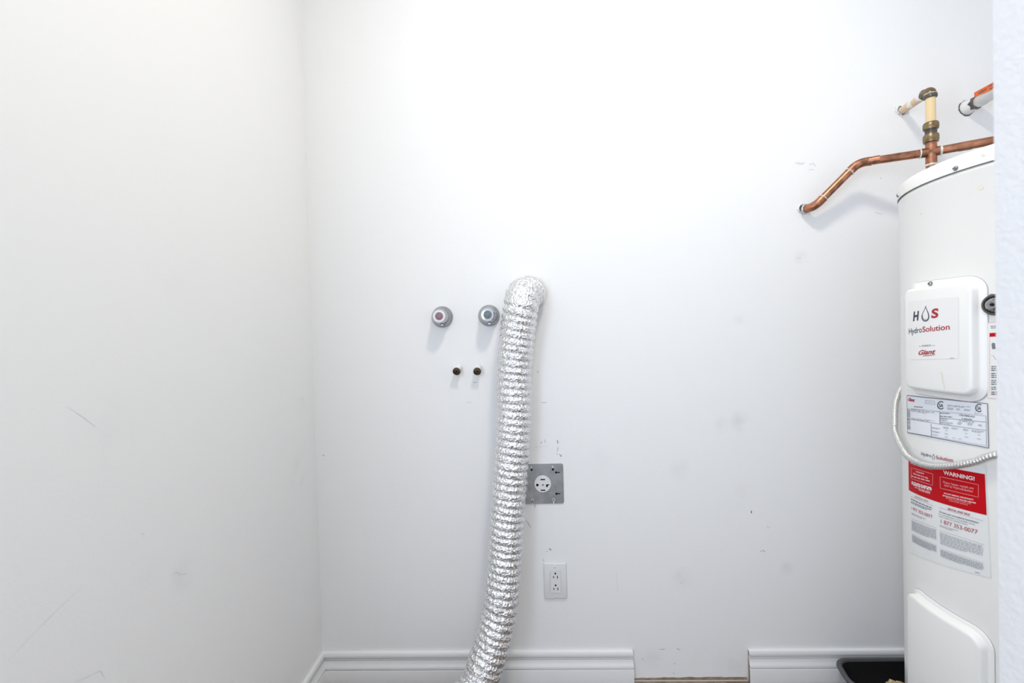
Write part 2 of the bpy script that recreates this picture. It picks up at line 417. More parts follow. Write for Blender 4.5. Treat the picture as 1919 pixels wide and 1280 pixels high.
# ------------------------------------------------------------------ laundry taps
def tap(px, py, capm, lab, rot):
    P = wp(px, py)
    t = empty('laundry_tap', P, lab, 'tap', 'laundry taps on the wall')
    ax = Vector((0, -1, 0))
    lathe('escutcheon', [(.0335, .0003), (.0335, .003), (.0325, .006), (.030, .012), (.0265, .019), (.0245, .024), (.019, .026), (.014, .0262)], P, ax, M_chrome2, t, 48)
    lathe('stem', [(.012, .0255), (.012, .034)], P, ax, M_bronze, t, 24)
    lathe('handle_gap', [(.0215, .0262), (.0215, .0292)], P, ax, M_hole, t, 32)
    hd = lathe('handle', [(.014, .029), (.0235, .0305), (.0245, .034), (.0235, .041), (.0205, .049), (.0185, .0525), (.0175, .053), (.0160, .0522), (.0130, .0518)], P, ax, M_chrome, t, 48,
          fn=lambda a, hh: 1-.05*(.5+.5*math.cos(6*a+rot))*(1 if .031 < hh < .05 else 0))
    lathe('face_ring', [(.0188, .0522), (.0182, .0548), (.0130, .0552), (.0118, .0538)], P, ax, M_white if capm is M_capr else M_chrome, t, 40)
    c = lathe('index_cap', [(.0114, .0536), (.0112, .0552), (.0095, .0556), (.0088, .0550), (.0080, .0556), (.004, .056), (0, .056)], P, ax, capm, t, 32)
    sx = P.x+.004; sz = P.z-.026
    box('drain_screw', (sx-.005, P.y-.034, sz-.004), (sx+.005, P.y-.018, sz+.004), M_chrome2, t, .0012)
    return t
tap(829, 594, M_capr, 'chrome laundry tap with a reddish index cap and white face ring', .3)
tap(916.5, 591.5, M_capb, 'chrome laundry tap with a dark blue-grey index cap next to the foil duct', 1.2)
def stub(px, py, lab, dx):
    P = wp(px, py); ax = Vector((dx, -1, -.46)).normalized()
    t = empty('pipe_stub', P, lab, 'pipe', 'capped pipe stubs under the taps')
    lathe('pipe', [(.0105, .0003), (.0105, .0250), (.0098, .0252)], P, ax, M_whitep, t, 28)
    lathe('open_end', [(.0098, .025), (.0118, .0255), (.0123, .028), (.0118, .032), (.0092, .0325), (.0087, .029), (.0087, .025), (.0, .025)], P, ax, M_bronze, t, 28)
    lathe('end_plug', [(.0082, .026), (.0080, .0290), (.005, .0296), (0, .0296)], P, ax, M_brass, t, 20)
    lathe('plug_slot', [(.0035, .0297), (.0030, .0306), (0, .0306)], P, ax, M_hole, t, 8)
stub(860, 687.5, 'short white pipe stub with a dark brass end below the tap with the red cap', -.14)
stub(896.5, 687.5, 'short white pipe stub with a dark brass end beside the foil duct', -.05)

# ------------------------------------------------------------------ dryer receptacle
pc = wp(1016.8, 906.3); PX = 853/1.42   # pixels per metre on the back wall
dr = empty('dryer_outlet', (pc.x, D, pc.z), 'galvanised square plate with a round white dryer socket half behind the duct', 'outlet')
def rel(cx, cy, s=12.8, o=(980, 855)): p = wp(o[0]+cx/s, o[1]+cy/s); return (p.x, p.z)
yb = D-.0003
slab('plate', rrect(pc.x, pc.z, .1305, .1250, .006), yb, yb-.0022, M_steel, dr)
yp = yb-.0022
lathe('socket_face', [(.0262, -.0002), (.0262, .0022), (.0252, .0034), (0, .0034)], (pc.x, yp, pc.z), (0, -1, 0), M_white, dr, 48)
ys = yp-.0034
def hole(outline, y, nm='slot', mm=None, p=dr): return slab(nm, outline, y-.0003, y+.0001, mm or M_hole, p)
hole(rrect(*rel(474, 545), .0145, .0036, .0006), ys); hole(rrect(*rel(480, 801), .0145, .0036, .0006), ys)
x0, z0 = rel(343, 676)
hole([(x0-.0034, z0+.0038), (x0+.001, z0+.0038), (x0+.0042, z0+.0022), (x0+.0048, z0), (x0+.0042, z0-.0022), (x0+.001, z0-.0038), (x0-.0034, z0-.0038)], ys, 'ground_slot')
x0, z0 = rel(475, 674); hole(disc(x0, z0, .0030), ys, 'centre_screw', M_inkg)
x0, z0 = rel(590, 688)
hole([(x0-.0048, z0+.0038), (x0+.0048, z0+.0038), (x0+.0048, z0+.0002), (x0+.0004, z0+.0002), (x0+.0004, z0-.0048), (x0-.0048, z0-.0048)], ys, 'neutral_slot')
for c, r in (((207, 322), .0034), ((718, 312), .0036)): hole(disc(*rel(*c), r), yp, 'screw_hole')
for c in ((795, 385), (803, 893)):
    x0, z0 = rel(*c); hole(disc(x0, z0, .0037), yp, 'keyhole'); hole(rrect(x0+.006, z0, .012, .0030, .0012), yp-.0002, 'keyhole_slot')
for c in ((205, 250), (712, 245)): hole(disc(*rel(*c), .0028), yp, 'paint_dot', M_lightgrey)
for c in ((230, 1048), (735, 1035)):
    x0, z0 = rel(*c)
    lathe('screw_ring', [(.0042, 0), (.0040, .001), (.0026, .001), (.0022, 0)], (x0, yp, z0), (0, -1, 0), M_white, dr, 20)
    hole(rrect(x0, z0-.0085, .0030, .007, .0008), yp, 'edge_notch', M_lightgrey)
x0, z0 = rel(225, 1083); hole(disc(x0, z0, .0028), yp, 'screw_hole')

# ------------------------------------------------------------------ duplex outlet
oc = wp(1040.6, 1087.3)
ot = empty('wall_outlet', (oc.x, D, oc.z), 'white rectangular duplex wall outlet with a screwless-look plate above the baseboard', 'outlet')
ot['label'] = 'white duplex wall outlet in a rectangular plate above the baseboard'
def ro(cx, cy): return rel(cx, cy, 14.22, (1005, 1040))
box('cover_plate', (oc.x-.0352, D-.0058, oc.z-.0562), (oc.x+.0352, D-.0002, oc.z+.0562), M_white, ot, .0032, 3)
ox_, oz_ = ro(512, 690)
slab('face_gap', rrect(ox_, oz_, .0330, .0668, .002), D-.0062, D-.0055, M_inklg, ot)
slab('receptacle', rrect(ox_, oz_, .0318, .0656, .002), D-.0078, D-.0050, M_white, ot)
yo = D-.0078
for c in ((503, 460), (511, 773)):
    x0, z0 = ro(*c); hole(disc(x0, z0, .0028), yo, 'ground_hole', M_hole, ot)
for c, hh in (((455, 556), .0062), ((558, 557), .0082), ((465, 868), .0062), ((568, 868), .0078)):
    x0, z0 = ro(*c); hole(rrect(x0, z0, .0024, hh, .0004), yo, 'blade_slot', M_hole, ot)
for c in ((498, 303), (520, 1088)):
    x0, z0 = ro(*c); lathe('plate_screw', [(.0030, 0), (.0029, .0009), (.0022, .0013), (0, .0013)], (x0, D-.0058, z0), (0, -1, 0), M_lightgrey, ot, 16)

# ------------------------------------------------------------------ water heater
wh = empty('water_heater', (HX, HY, 0), 'tall white cylindrical electric water heater with red warning label', 'water heater')
ZS = 1.3845
lathe('body', [(0, .012), (HR-.012, .012), (HR-.004, .02), (HR, .03)]+[(HR, .03+(ZS-.012-.03)*i/6) for i in range(1, 7)]+[(HR+.0012, ZS-.009), (HR+.0012, ZS-.006), (HR-.001, ZS-.003), (HR-.002, ZS+.002), (0, ZS+.002)],
      (HX, HY, 0), (0, 0, 1), M_enamel, wh, 128)
lathe('top_seam', [(HR-.001, ZS-.0012), (HR+.0014, ZS-.0012), (HR+.0014, ZS+.0006), (HR-.001, ZS+.0006)], (HX, HY, 0), (0, 0, 1), M_seam, wh, 128, close=False)
lathe('top_cap', [(HR-.004, ZS), (HR+.0022, ZS), (HR+.0022, ZS+.024), (HR+.0005, ZS+.028), (HR-.004, ZS+.031), (HR-.02, ZS+.033), (0, ZS+.035)], (HX, HY, 0), (0, 0, 1), M_capm, wh, 128)
def screw(px, R, parent, r=.0045, nm='screw'):
    th, z = cylhit(px, R); P = cylpt(th, z, R); ax = Vector((math.cos(th), math.sin(th), 0))
    lathe(nm, [(r*1.25, -.0006), (r*1.25, .0007), (r, .0009), (r, .0026), (r*.8, .0034), (0, .0036)], P, ax, M_chrome2, parent, 16)
    x, y, a = frame_of(ax)
    q = [P+a*.00372+x*sx*r*.8+y*sy*r*.16 for sx, sy in ((-1, -1), (1, -1), (1, 1), (-1, 1))]
    mobj('screw_slot', q, [(0, 1, 2, 3)], M_hole, parent, smooth=False)
screw((1791, 315.5), HR+.0022, wh, .0038); 
thA = cylhit((1791, 315.5))[0]
P = cylpt(R_(148.5), ZS+.009, HR+.0022); lathe('screw', [(.0045, -.0006), (.0045, .0007), (.0038, .0026), (.003, .0034), (0, .0036)], P, (math.cos(R_(148.5)), math.sin(R_(148.5)), 0), M_chrome2, wh, 16)

def shell(name, th0, th1, z0, z1, rc, prof, material, parent, nu=28):
    """rounded-rectangle cover wrapped on the tank; prof = [(inset, height above tank)] from the rim inwards"""
    w = (th1-th0)*HR; h_ = z1-z0; cu = (th0+th1)/2; cz = (z0+z1)/2; vs = []; fs = []
    ns = None
    for (ins, ht) in prof:
        ring = []
        ww, hh, rr = w-2*ins, h_-2*ins, max(rc-ins, .002)
        for (sx, sz, a0) in ((1, 1, 0), (-1, 1, 90), (-1, -1, 180), (1, -1, 270)):
            for k in range(9):
                a = R_(a0+90*k/8); ring.append((sx*(ww/2-rr)+rr*math.cos(a), sz*(hh/2-rr)+rr*math.sin(a)))
        # subdivide the straight runs
        full = []
        for i in range(len(ring)):
            a = ring[i]; c = ring[(i+1) % len(ring)]; k = 8 if i % 9 == 8 else 1
            full += [(a[0]+(c[0]-a[0])*j/k, a[1]+(c[1]-a[1])*j/k) for j in range(k)]
        ns = len(full)
        vs += [cylpt(cu+u/HR, cz+v, HR+ht) for u, v in full]
    for i in range(len(prof)-1):
        for k in range(ns): fs.append((i*ns+k, i*ns+(k+1) % ns, (i+1)*ns+(k+1) % ns, (i+1)*ns+k))
    # centre: vertical strips so the face keeps the tank's curve
    ins, ht = prof[-1]; base = (len(prof)-1)*ns
    me_c = [vs[base+k] for k in range(ns)]
    bm = bmesh.new()
    B = [bm.verts.new(v) for v in vs]
    for f in fs: bm.faces.new([B[i] for i in f])
    top = []
    # match upper and lower runs by sorting on theta
    idx = list(range(base, base+ns))
    key = lambda i: math.atan2(vs[i].y-HY, vs[i].x-HX) % (2*math.pi)
    up = sorted([i for i in idx if vs[i].z > cz], key=key); dn = sorted([i for i in idx if vs[i].z <= cz], key=key)
    bm.faces.new([B[up[0]], B[dn[0]], B[dn[1]]]) if len(up) != len(dn) else None
    nmin = min(len(up), len(dn))
    for i in range(nmin-1):
        try: bm.faces.new([B[up[i]], B[up[i+1]], B[dn[i+1]], B[dn[i]]])
        except ValueError: pass
    bmesh.ops.recalc_face_normals(bm, faces=bm.faces)
    me = bpy.data.meshes.new(name); bm.to_mesh(me); bm.free(); me.materials.append(material); me.shade_smooth(); me.set_sharp_from_angle(angle=R_(60))
    return link(bpy.data.objects.new(name, me), parent)
FACE = .0185
uc = shell('upper_cover', R_(162.0), R_(197.6), .9400, 1.1795, .030, [(0, -.001), (0, .0022), (.0012, .0030), (.0105, .0034), (.0120, .0060), (.0135, .0150), (.0158, .0178), (.0195, FACE)], M_plast, wh)
lc = shell('lower_cover', R_(161.0), R_(198.5), .2450, .5100, .034, [(0, -.001), (0, .0022), (.0012, .0030), (.0080, .0034), (.0095, .0080), (.0110, .0150), (.0140, .0178), (.0180, FACE)], M_plast, wh)
screw((1744, 531.5), HR+.0034, uc, .0040); screw((1755, 1149), HR+.0034, lc, .0042)
# grey ring drawn round each cover for the dark gap at its rim
for cov, a0, a1, z0, z1, rr_ in ((uc, 162.0, 197.6, .94, 1.1795, .03), (lc, 161.0, 198.5, .245, .51, .034)):
    e_ = .0009
    shell('cover_gap_line', R_(a0)-e_/HR, R_(a1)+e_/HR, z0-e_, z1+e_, rr_+e_, [(0, -.0008), (0, .0005), (.002, .0005)], M_inklg, cov)

# ---- printing on the tank: everything is mapped from pixel corners onto the curved surface
dg = None
TXT = {}
def text_geo(s, bold=0):
    key = (s, bold)
    if key in TXT: return TXT[key]
    cu = bpy.data.curves.new('tmp', 'FONT'); cu.body = s; cu.size = 1; cu.offset = bold; cu.resolution_u = 5; cu.fill_mode = 'FRONT'
    o = bpy.data.objects.new('tmp', cu); COL.objects.link(o)
    bpy.context.view_layer.update()
    me = bpy.data.meshes.new_from_object(o.evaluated_get(bpy.context.evaluated_depsgraph_get()))
    V = [(v.co.x, v.co.y) for v in me.vertices]; Fc = [tuple(p.vertices) for p in me.polygons]
    bpy.data.objects.remove(o); bpy.data.curves.remove(cu); bpy.data.meshes.remove(me)
    TXT[key] = (V, Fc); return TXT[key]
CAPH = max(v[1] for v in text_geo('H')[0])
class Ink:
    """collects flat print of one colour; px quads are (tl, tr, br, bl)"""
    def __init__(s, R): s.R = R; s.v = []; s.f = []; s.cut = []
    def hit(s, p): return cylhit(p, s.R)
    def quadmap(s, q):
        h4 = [s.hit(p) for p in q]
        def fn(u, v):   # v=0 bottom
            a = [h4[3][i]*(1-u)+h4[2][i]*u for i in (0, 1)]; c = [h4[0][i]*(1-u)+h4[1][i]*u for i in (0, 1)]
            return cylpt(a[0]*(1-v)+c[0]*v, a[1]*(1-v)+c[1]*v, s.R)
        return fn
    def text(s, t, q, bold=.012):
        s.cut.append(len(s.f)); V, Fc = text_geo(t, bold); fn = s.quadmap(q); x0 = min(v[0] for v in V); x1 = max(v[0] for v in V)
        b0 = len(s.v); s.v += [fn((x-x0)/(x1-x0), y/CAPH) for x, y in V]; s.f += [tuple(b0+i for i in f) for f in Fc]; s.cut.append(len(s.f))
    def tline(s, t, l, r, hgt, bold=.012):
        s.text(t, ((l[0], l[1]-hgt), (r[0], r[1]-hgt*1.05), r, l), bold)
    def rect(s, q, nu=1, nv=1):
        fn = s.quadmap(q); b0 = len(s.v)
        for j in range(nv+1):
            for i in range(nu+1): s.v.append(fn(i/nu, j/nv))
        for j in range(nv):
            for i in range(nu):
                a = b0+j*(nu+1)+i; s.f.append((a, a+1, a+nu+2, a+nu+1))
    def line(s, pts, w, close=False):
        """polyline in pixels, width in pixels; subdivided so it follows the curve"""
        if close: pts = list(pts)+[pts[0]]
        Q = []
        for a, c in zip(pts[:-1], pts[1:]):
            k = max(1, int(math.hypot(c[0]-a[0], c[1]-a[1])/8)); Q += [(a[0]+(c[0]-a[0])*i/k, a[1]+(c[1]-a[1])*i/k) for i in range(k)]
        Q.append(pts[-1])
        b0 = len(s.v)
        for i, p in enumerate(Q):
            a = Q[i-1] if i else (Q[-2] if close else Q[0]); c = Q[i+1] if i < len(Q)-1 else (Q[1] if close else Q[-1])
            dx, dy = c[0]-a[0], c[1]-a[1]; l = math.hypot(dx, dy) or 1
            ww = w(i/(len(Q)-1)) if callable(w) else w
            for sg in (1, -1):
                th, z = s.hit((p[0]-dy/l*ww/2*sg, p[1]+dx/l*ww/2*sg)); s.v.append(cylpt(th, z, s.R))
        for i in range(len(Q)-1): s.f.append((b0+2*i, b0+2*i+1, b0+2*i+3, b0+2*i+2))
    def words(s, q, rows, fill=.62, seed=1, lo=.02, hi=.07, gap=.012, last=.6):
        """rows of fine print too small to read"""
        rr = random.Random(seed); fn = s.quadmap(q)
        for r in range(rows):
            v1 = 1-r/rows; v0 = v1-fill/rows; u = 0; end = last if r == rows-1 else 1-rr.uniform(0, .03)
            while u < end:
                e = min(u+rr.uniform(lo, hi), end); b0 = len(s.v)
                s.v += [fn(u, v0), fn(e, v0), fn(e, v1), fn(u, v1)]; s.f.append((b0, b0+1, b0+2, b0+3)); u = e+gap
    def build(s, name, material, parent, joined=False):
        """each line of lettering becomes its own object; joined print that is too small to pick apart is stuff"""
        cuts = sorted(set([0, len(s.f)]+s.cut)) if not joined else [0, len(s.f)]
        for a, c in zip(cuts[:-1], cuts[1:]):
            fs = s.f[a:c]; used = sorted({i for f in fs for i in f}); mp = {i: n_ for n_, i in enumerate(used)}
            o = mobj(name, [s.v[i] for i in used], [tuple(mp[i] for i in f) for f in fs], material, parent, smooth=False)
            if joined: o['kind'] = 'stuff'
            bm = bmesh.new(); bm.from_mesh(o.data)   # face outward
            for f in bm.faces:
                q = f.calc_center_median()
                if f.normal.dot(Vector((q.x-HX, q.y-HY, 0))) < 0: f.normal_flip()
            bm.to_mesh(o.data); bm.free()
        return o
def thick_label(name, q, R0, R1, material, parent, nu=16, nv=2):
    k = Ink(R1); k.rect(q, nu, nv); return k.build(name, material, parent)
def dropshape(cx, top, bot, hw, lean=0):
    out = []
    for i in range(29):
        t = -math.pi+2*math.pi*i/28        # start and end at the tip
        y = (1+math.cos(t))/2               # 0 at tip .. 1 at bottom
        out.append((cx+hw*math.sin(t)*(math.sin(math.pi*y/2)**1.3)+lean*(1-y), top+(bot-top)*y))
    return out

# brand sticker on the upper cover
RC = HR+FACE
thick_label('brand_sticker', ((1702, 566), (1796, 556), (1796, 672), (1703, 674)), RC, RC+.0004, M_sticker, uc, 16, 1)
k = Ink(RC+.0008)
k.text('H', ((1712.3, 585), (1722, 583.3), (1720.6, 599.6), (1710.9, 601.3)), .035)
k.tline('Hydro', (1703.2, 626.3), (1727.4, 622.8), 10.2, .004)
k.line(dropshape(1733.6, 573, 601.6, 8.3, 1.0), lambda t: .7+1.5*max(0, math.sin(math.pi*t))*(.55+.45*math.cos(2*math.pi*(t-.62))))
k.line([(1728.6, 591), (1728.8, 595), (1730.6, 598), (1733, 599), (1735.5, 598.2)], .9)
k.build('dark_lettering', M_navy, uc)
k = Ink(RC+.0008)
k.text('S', ((1746.2, 580), (1759, 578.2), (1758, 594.3), (1744.8, 596)), .035)
k.tline('Solution', (1728.6, 622.4), (1779.6, 617.4), 9.8, .012)
k.text('Giant', ((1723, 656.8), (1755, 654.2), (1751, 663), (1719.8, 665.2)), .028)
k.line([(1729.5, 667), (1740, 666.4), (1752, 664.6)], 1.1)
k.build('red_lettering', M_dred, uc)
k = Ink(RC+.0008)
k.tline('POWERED BY', (1727.5, 649.6), (1745, 648.3), 2.4, .02)
k.line([(1722, 649.2), (1726, 648.9)], .6); k.line([(1746.5, 647.6), (1752, 647.1)], .6); k.line([(1780, 671.4), (1787.5, 671.2)], .8)
k.build('small_lettering', M_inkg, uc, True)
k = Ink(RC+.0008); k.line([(1763, 697), (1766, 706), (1765, 712), (1769, 722), (1770.5, 731)], lambda t: 1.6-.8*t); k.build('rust_run', M_rust, uc)

# rating plate
RB = HR+.0007
c3 = lambda x, y: (1660+x/7.112, 720+y/7.112)
Q = (c3(280, 150), c3(1355, 260), c3(1370, 850), c3(288, 645))
rp = thick_label('rating_label', Q, HR, RB, M_label, wh, 20, 2); rp['label'] = 'white rating label with black border and barcode'
RI = RB+.0004
k = Ink(RI)
k.line([Q[0], Q[1]], 1.5); k.line([Q[1], Q[2]], 1.7); k.line([Q[2], Q[3]], 1.6); k.line([Q[3], Q[0]], .5)
k.build('border', M_inkg, rp, True)
for cx, cy in ((735, 281), (1243, 317)):
    k = Ink(RI); c = c3(cx, cy)
    k.line([(c[0]+6.3*math.cos(R_(a)), c[1]+6.9*math.sin(R_(a))) for a in range(48, 316, 12)], 1.7)
    k.text('SA', ((c[0]-3.4, c[1]-3.0), (c[0]+4.2, c[1]-2.2), (c[0]+4.0, c[1]+3.8), (c[0]-3.5, c[1]+3.1)), .02)
    k.build('certification_mark', M_ink, rp, True)
k = Ink(RI); k.text('Giant', (c3(303, 180), c3(388, 196), c3(378, 234), c3(292, 218)), .05); k.build('red_lettering', M_dred, rp)
k = Ink(RI)      # barcode
rr = random.Random(5); y = 0
fn = k.quadmap((c3(286, 345), c3(326, 352), c3(327, 606), c3(288, 595)))
while y < 1:
    t = rr.choice((.012, .02, .03)); b0 = len(k.v); k.v += [fn(0, y), fn(1, y), fn(1, min(y+t, 1)), fn(0, min(y+t, 1))]; k.f.append((b0, b0+1, b0+2, b0+3)); y += t+rr.choice((.012, .02, .028))
k.build('barcode', M_inkg, rp, True)
k = Ink(RI)      # rules
for pts, w in [(((330, 330), (1190, 408)), .5), (((1190, 408), (1335, 424)), .6), (((718, 372), (718, 528)), .9), (((603, 528), (606, 700)), .8), (((718, 448), (1335, 505)), .8),
               (((335, 468), (718, 532)), .7), (((718, 532), (1335, 617)), .8), (((1335, 424), (1342, 828)), .8), (((288, 640), (1342, 820)), .4), (((528, 213), (648, 228)), .5),
               (((648, 228), (648, 270)), .5), (((648, 270), (528, 258)), .5), (((528, 258), (528, 213)), .5), (((335, 325), (716, 368)), .4), (((1190, 352), (1190, 405)), .4)]:
    k.line([c3(*p) for p in pts], w)
k.build('rules', M_inkg, rp, True)
k = Ink(RI)
k.text('172E-3F8MR-ECB', (c3(980, 400), c3(1185, 425), c3(1185, 445), c3(980, 420)), .03)
k.text('K 8026065', (c3(1015, 450), c3(1150, 462), c3(1150, 481), c3(1015, 468)), .03)
k.words((c3(375, 292), c3(490, 303), c3(490, 318), c3(375, 306)), 1, .8, 4, .2, .4, .01, 1)
k.words((c3(722, 380), c3(850, 388), c3(850, 402), c3(722, 394)), 1, .8, 4, .2, .4, .05, 1)
k.words((c3(722, 420), c3(890, 433), c3(890, 448), c3(722, 435)), 1, .8, 5, .2, .3, .05, 1)
k.words((c3(288, 328), c3(322, 332), c3(322, 342), c3(288, 338)), 1, .8, 5, .2, .5, .05, 1)
k.build('bold_lettering', M_inkg, rp, True)
k = Ink(RI)
for q, rows, sd in [(((820, 275), (1130, 300), (1130, 325), (820, 298)), 2, 1), (((820, 310), (905, 320), (905, 350), (820, 340)), 3, 2), (((1040, 330), (1125, 340), (1125, 365), (1040, 352)), 3, 3),
    (((335, 335), (655, 375), (600, 405), (335, 365)), 2, 4), (((335, 448), (650, 485), (650, 510), (335, 475)), 2, 5), (((722, 455), (820, 465), (850, 505), (722, 490)), 2, 6),
    (((722, 495), (890, 515), (890, 550), (722, 525)), 3, 7), (((975, 480), (1230, 510), (1230, 528), (975, 500)), 1, 8), (((960, 505), (1015, 512), (1015, 550), (950, 540)), 2, 9),
    (((1090, 515), (1160, 525), (1160, 562), (1090, 550)), 2, 10), (((1235, 535), (1275, 540), (1300, 575), (1225, 562)), 2, 11), (((612, 570), (725, 590), (725, 612), (612, 592)), 2, 12),
    (((612, 618), (725, 640), (725, 660), (612, 640)), 2, 13), (((612, 665), (715, 682), (715, 695), (612, 678)), 1, 14), (((765, 565), (845, 578), (845, 605), (765, 592)), 2, 15),
    (((875, 575), (965, 590), (965, 615), (875, 600)), 2, 16), (((1030, 595), (1105, 607), (1105, 635), (1030, 622)), 2, 17), (((1140, 610), (1310, 630), (1290, 662), (1150, 640)), 2, 18),
    (((795, 612), (830, 618), (830, 630), (795, 625)), 1, 19), (((785, 655), (840, 665), (840, 678), (785, 670)), 1, 20), (((785, 695), (835, 703), (835, 715), (785, 708)), 1, 21),
    (((1055, 650), (1100, 658), (1100, 670), (1055, 664)), 1, 22), (((1050, 697), (1110, 707), (1110, 720), (1050, 710)), 1, 23), (((1225, 672), (1270, 680), (1270, 692), (1225, 686)), 1, 24),
    (((1215, 720), (1280, 730), (1280, 745), (1215, 735)), 1, 25), (((890, 710), (930, 717), (930, 727), (890, 722)), 1, 26), (((965, 722), (1020, 732), (1020, 744), (965, 735)), 1, 27),
    (((540, 235), (638, 247), (638, 258), (540, 245)), 1, 28), (((425, 332), (565, 348), (565, 362), (425, 345)), 1, 29), (((1190, 385), (1318, 395), (1318, 408), (1190, 398)), 1, 30),
    (((940, 322), (990, 328), (985, 355), (945, 350)), 2, 31)]:
    k.words([c3(*p) for p in q], rows, .6, sd, .08, .3, .05, .8)
k.build('fine_print', M_inklg, rp, True)

# warning sheet
c4 = lambda x, y: (1660+x/5.565, 860+y/5.565)
ws = thick_label('warning_label', ((1701, 838), (1847, 868), (1857, 1083), (1705, 1034)), HR, HR+.0007, M_sheet, wh, 20, 2); ws['label'] = 'white sheet with a red warning panel and telephone numbers'
RW = HR+.0011; RT = HR+.0015
thick_label('red_panel', ((1702.3, 855.5), (1845.6, 888.7), (1849, 965.7), (1703, 918.4)), RW, RW, M_red, ws, 24, 2)
k = Ink(RT); k.text('Hydro', (c3(471, 905), c3(604, 932), c3(603, 974), c3(470, 946)), .004)
k.line([(p[0], p[1]) for p in dropshape(1748.9, 851, 860.6, 3.0, .2)], .7); k.build('dark_lettering', M_navy, ws)
k = Ink(RT); k.text('Solution', (c3(668, 951), c3(895, 990), c3(894, 1038), c3(667, 994)), .012)
k.text('1 877 353-0077', (c4(573, 630), c4(958, 743), c4(956, 785), c4(574, 670)), .0)
k.text('1 877 353-0077', (c4(267, 497), c4(485, 588), c4(484, 622), c4(268, 525)), .0)
k.text('RENTAL AND SALE', (c4(648, 511), c4(877, 572), c4(875, 592), c4(645, 529)), .02)
k.text('LOCATION ET VENTE', (c4(300, 382), c4(441, 436), c4(440, 455), c4(298, 400)), .0)
k.build('red_lettering', M_dred, ws)
k = Ink(RT)
k.text('WARNING!', (c4(598, 120), c4(926, 188), c4(926, 226), c4(602, 160)), .022)
k.text('AVERTISSEMENT!', ((1706.5, 863), (1745.8, 875.5), (1745.5, 881), (1706.5, 868.5)), .02)
k.build('heading_lettering', M_wink, ws)
k = Ink(RT)
k.line([c4(*p) for p in ((565, 185), (965, 270), (966, 400), (568, 305))], .65, close=True)
k.line([c4(*p) for p in ((265, 92), (490, 158), (488, 278), (265, 205))], .6, close=True)
k.text('Water heater rentals are', (c4(595, 228), c4(918, 294), c4(916, 319), c4(596, 252)), .0)
k.text('sent by HydroSolution', (c4(608, 258), c4(908, 326), c4(906, 351), c4(610, 283)), .0)
k.text('BEFORE CONTACTING OUR', (c4(627, 402), c4(891, 463), c4(890, 475), c4(626, 413)), .0)
k.text('CUSTOMER SERVICE', (c4(657, 426), c4(856, 475), c4(855, 487), c4(656, 438)), .0)
for q, sd in [(((315, 125), (398, 148), (398, 166), (315, 142)), 1), (((285, 145), (440, 196), (440, 213), (285, 160)), 2), (((268, 172), (468, 228), (468, 246), (268, 188)), 3)]:
    k.words([c4(*p) for p in q], 1, .75, sd, .08, .25, .04, 1)
for q, sd in [(((285, 268), (475, 325), (475, 340), (285, 282)), 4), (((300, 290), (470, 345), (470, 360), (300, 303)), 5), (((345, 318), (465, 357), (465, 372), (345, 332)), 6)]:
    k.words([c4(*p) for p in q], 1, .7, sd, .08, .25, .04, 1)
k.build('pale_lettering', M_pink, ws, True)
k = Ink(RT)
k.text('DO NOT REMOVE, DISCONNECT', (c4(607, 351), c4(917, 421), c4(916, 434), c4(606, 363)), .022)
k.text('OR RELOCATE THE WATER HEATER', (c4(592, 374), c4(941, 455), c4(940, 468), c4(590, 386)), .022)
for q, sd in [(((268, 232), (478, 298), (478, 313), (268, 246)), 7), (((268, 250), (480, 312), (480, 327), (268, 264)), 8)]:
    k.words([c4(*p) for p in q], 1, .8, sd, .08, .25, .03, 1)
k.build('white_lettering', M_wink, ws, True)
k = Ink(RT)
k.line([c4(555, 508), c4(1015, 648)], .5); k.line([c4(560, 598-75), c4(640, 545)], .01)
k.line([c4(258, 392), c4(495, 492)], .5); k.line([c4(560, 745), c4(1025, 897)], .5); k.line([c4(265, 622), c4(523, 722)], .5)
k.line([c4(572, 936), c4(1026, 1090)], .4); k.line([c4(272, 782), c4(530, 905)], .4)
k.words([c4(*p) for p in ((562, 765), (1018, 912), (1018, 1030), (568, 890))], 9, .5, 41, .03, .10, .02, .65)
k.words([c4(*p) for p in ((568, 945), (1022, 1098), (1022, 1180), (572, 1018))], 8, .6, 42, .03, .10, .015, .55)
k.words([c4(*p) for p in ((268, 640), (525, 740), (528, 858), (268, 742))], 10, .55, 43, .04, .14, .02, .75)
k.words([c4(*p) for p in ((272, 790), (530, 912), (530, 985), (275, 862))], 8, .62, 44, .04, .14, .015, .8)
k.words([c4(*p) for p in ((560, 688), (760, 748), (715, 764), (570, 715))], 2, .5, 45, .06, .2, .03, .8)
k.words([c4(*p) for p in ((268, 560), (425, 628), (405, 642), (268, 583))], 2, .5, 46, .06, .2, .03, .8)
k.build('fine_print', M_inklg, ws, True)
k = Ink(RT)
k.text('The water heater was installed by HydroSolution.', (c4(555, 540), c4(972, 658), c4(970, 675), c4(555, 555)), .025)
k.words([c4(*p) for p in ((262, 412), (482, 508), (482, 522), (262, 426))], 1, .8, 47, .06, .2, .03, 1)
k.words([c4(*p) for p in ((930, 1178), (980, 1190), (980, 1198), (930, 1186))], 1, .8, 48, .3, .5, .05, 1)
k.build('bold_print', M_inkg, ws, True)
k = Ink(RT)
k.text('For more information, or if a problem occurs,', (c4(553, 566), c4(932, 676), c4(930, 692), c4(553, 580)), .0)
k.text('please contact our customer service', (c4(555, 588), c4(852, 677), c4(850, 692), c4(555, 602)), .0)
k.words([c4(*p) for p in ((262, 440), (482, 530), (478, 560), (262, 462))], 2, .55, 49, .06, .2, .03, .8)
k.build('grey_print', M_inkg, ws, True)

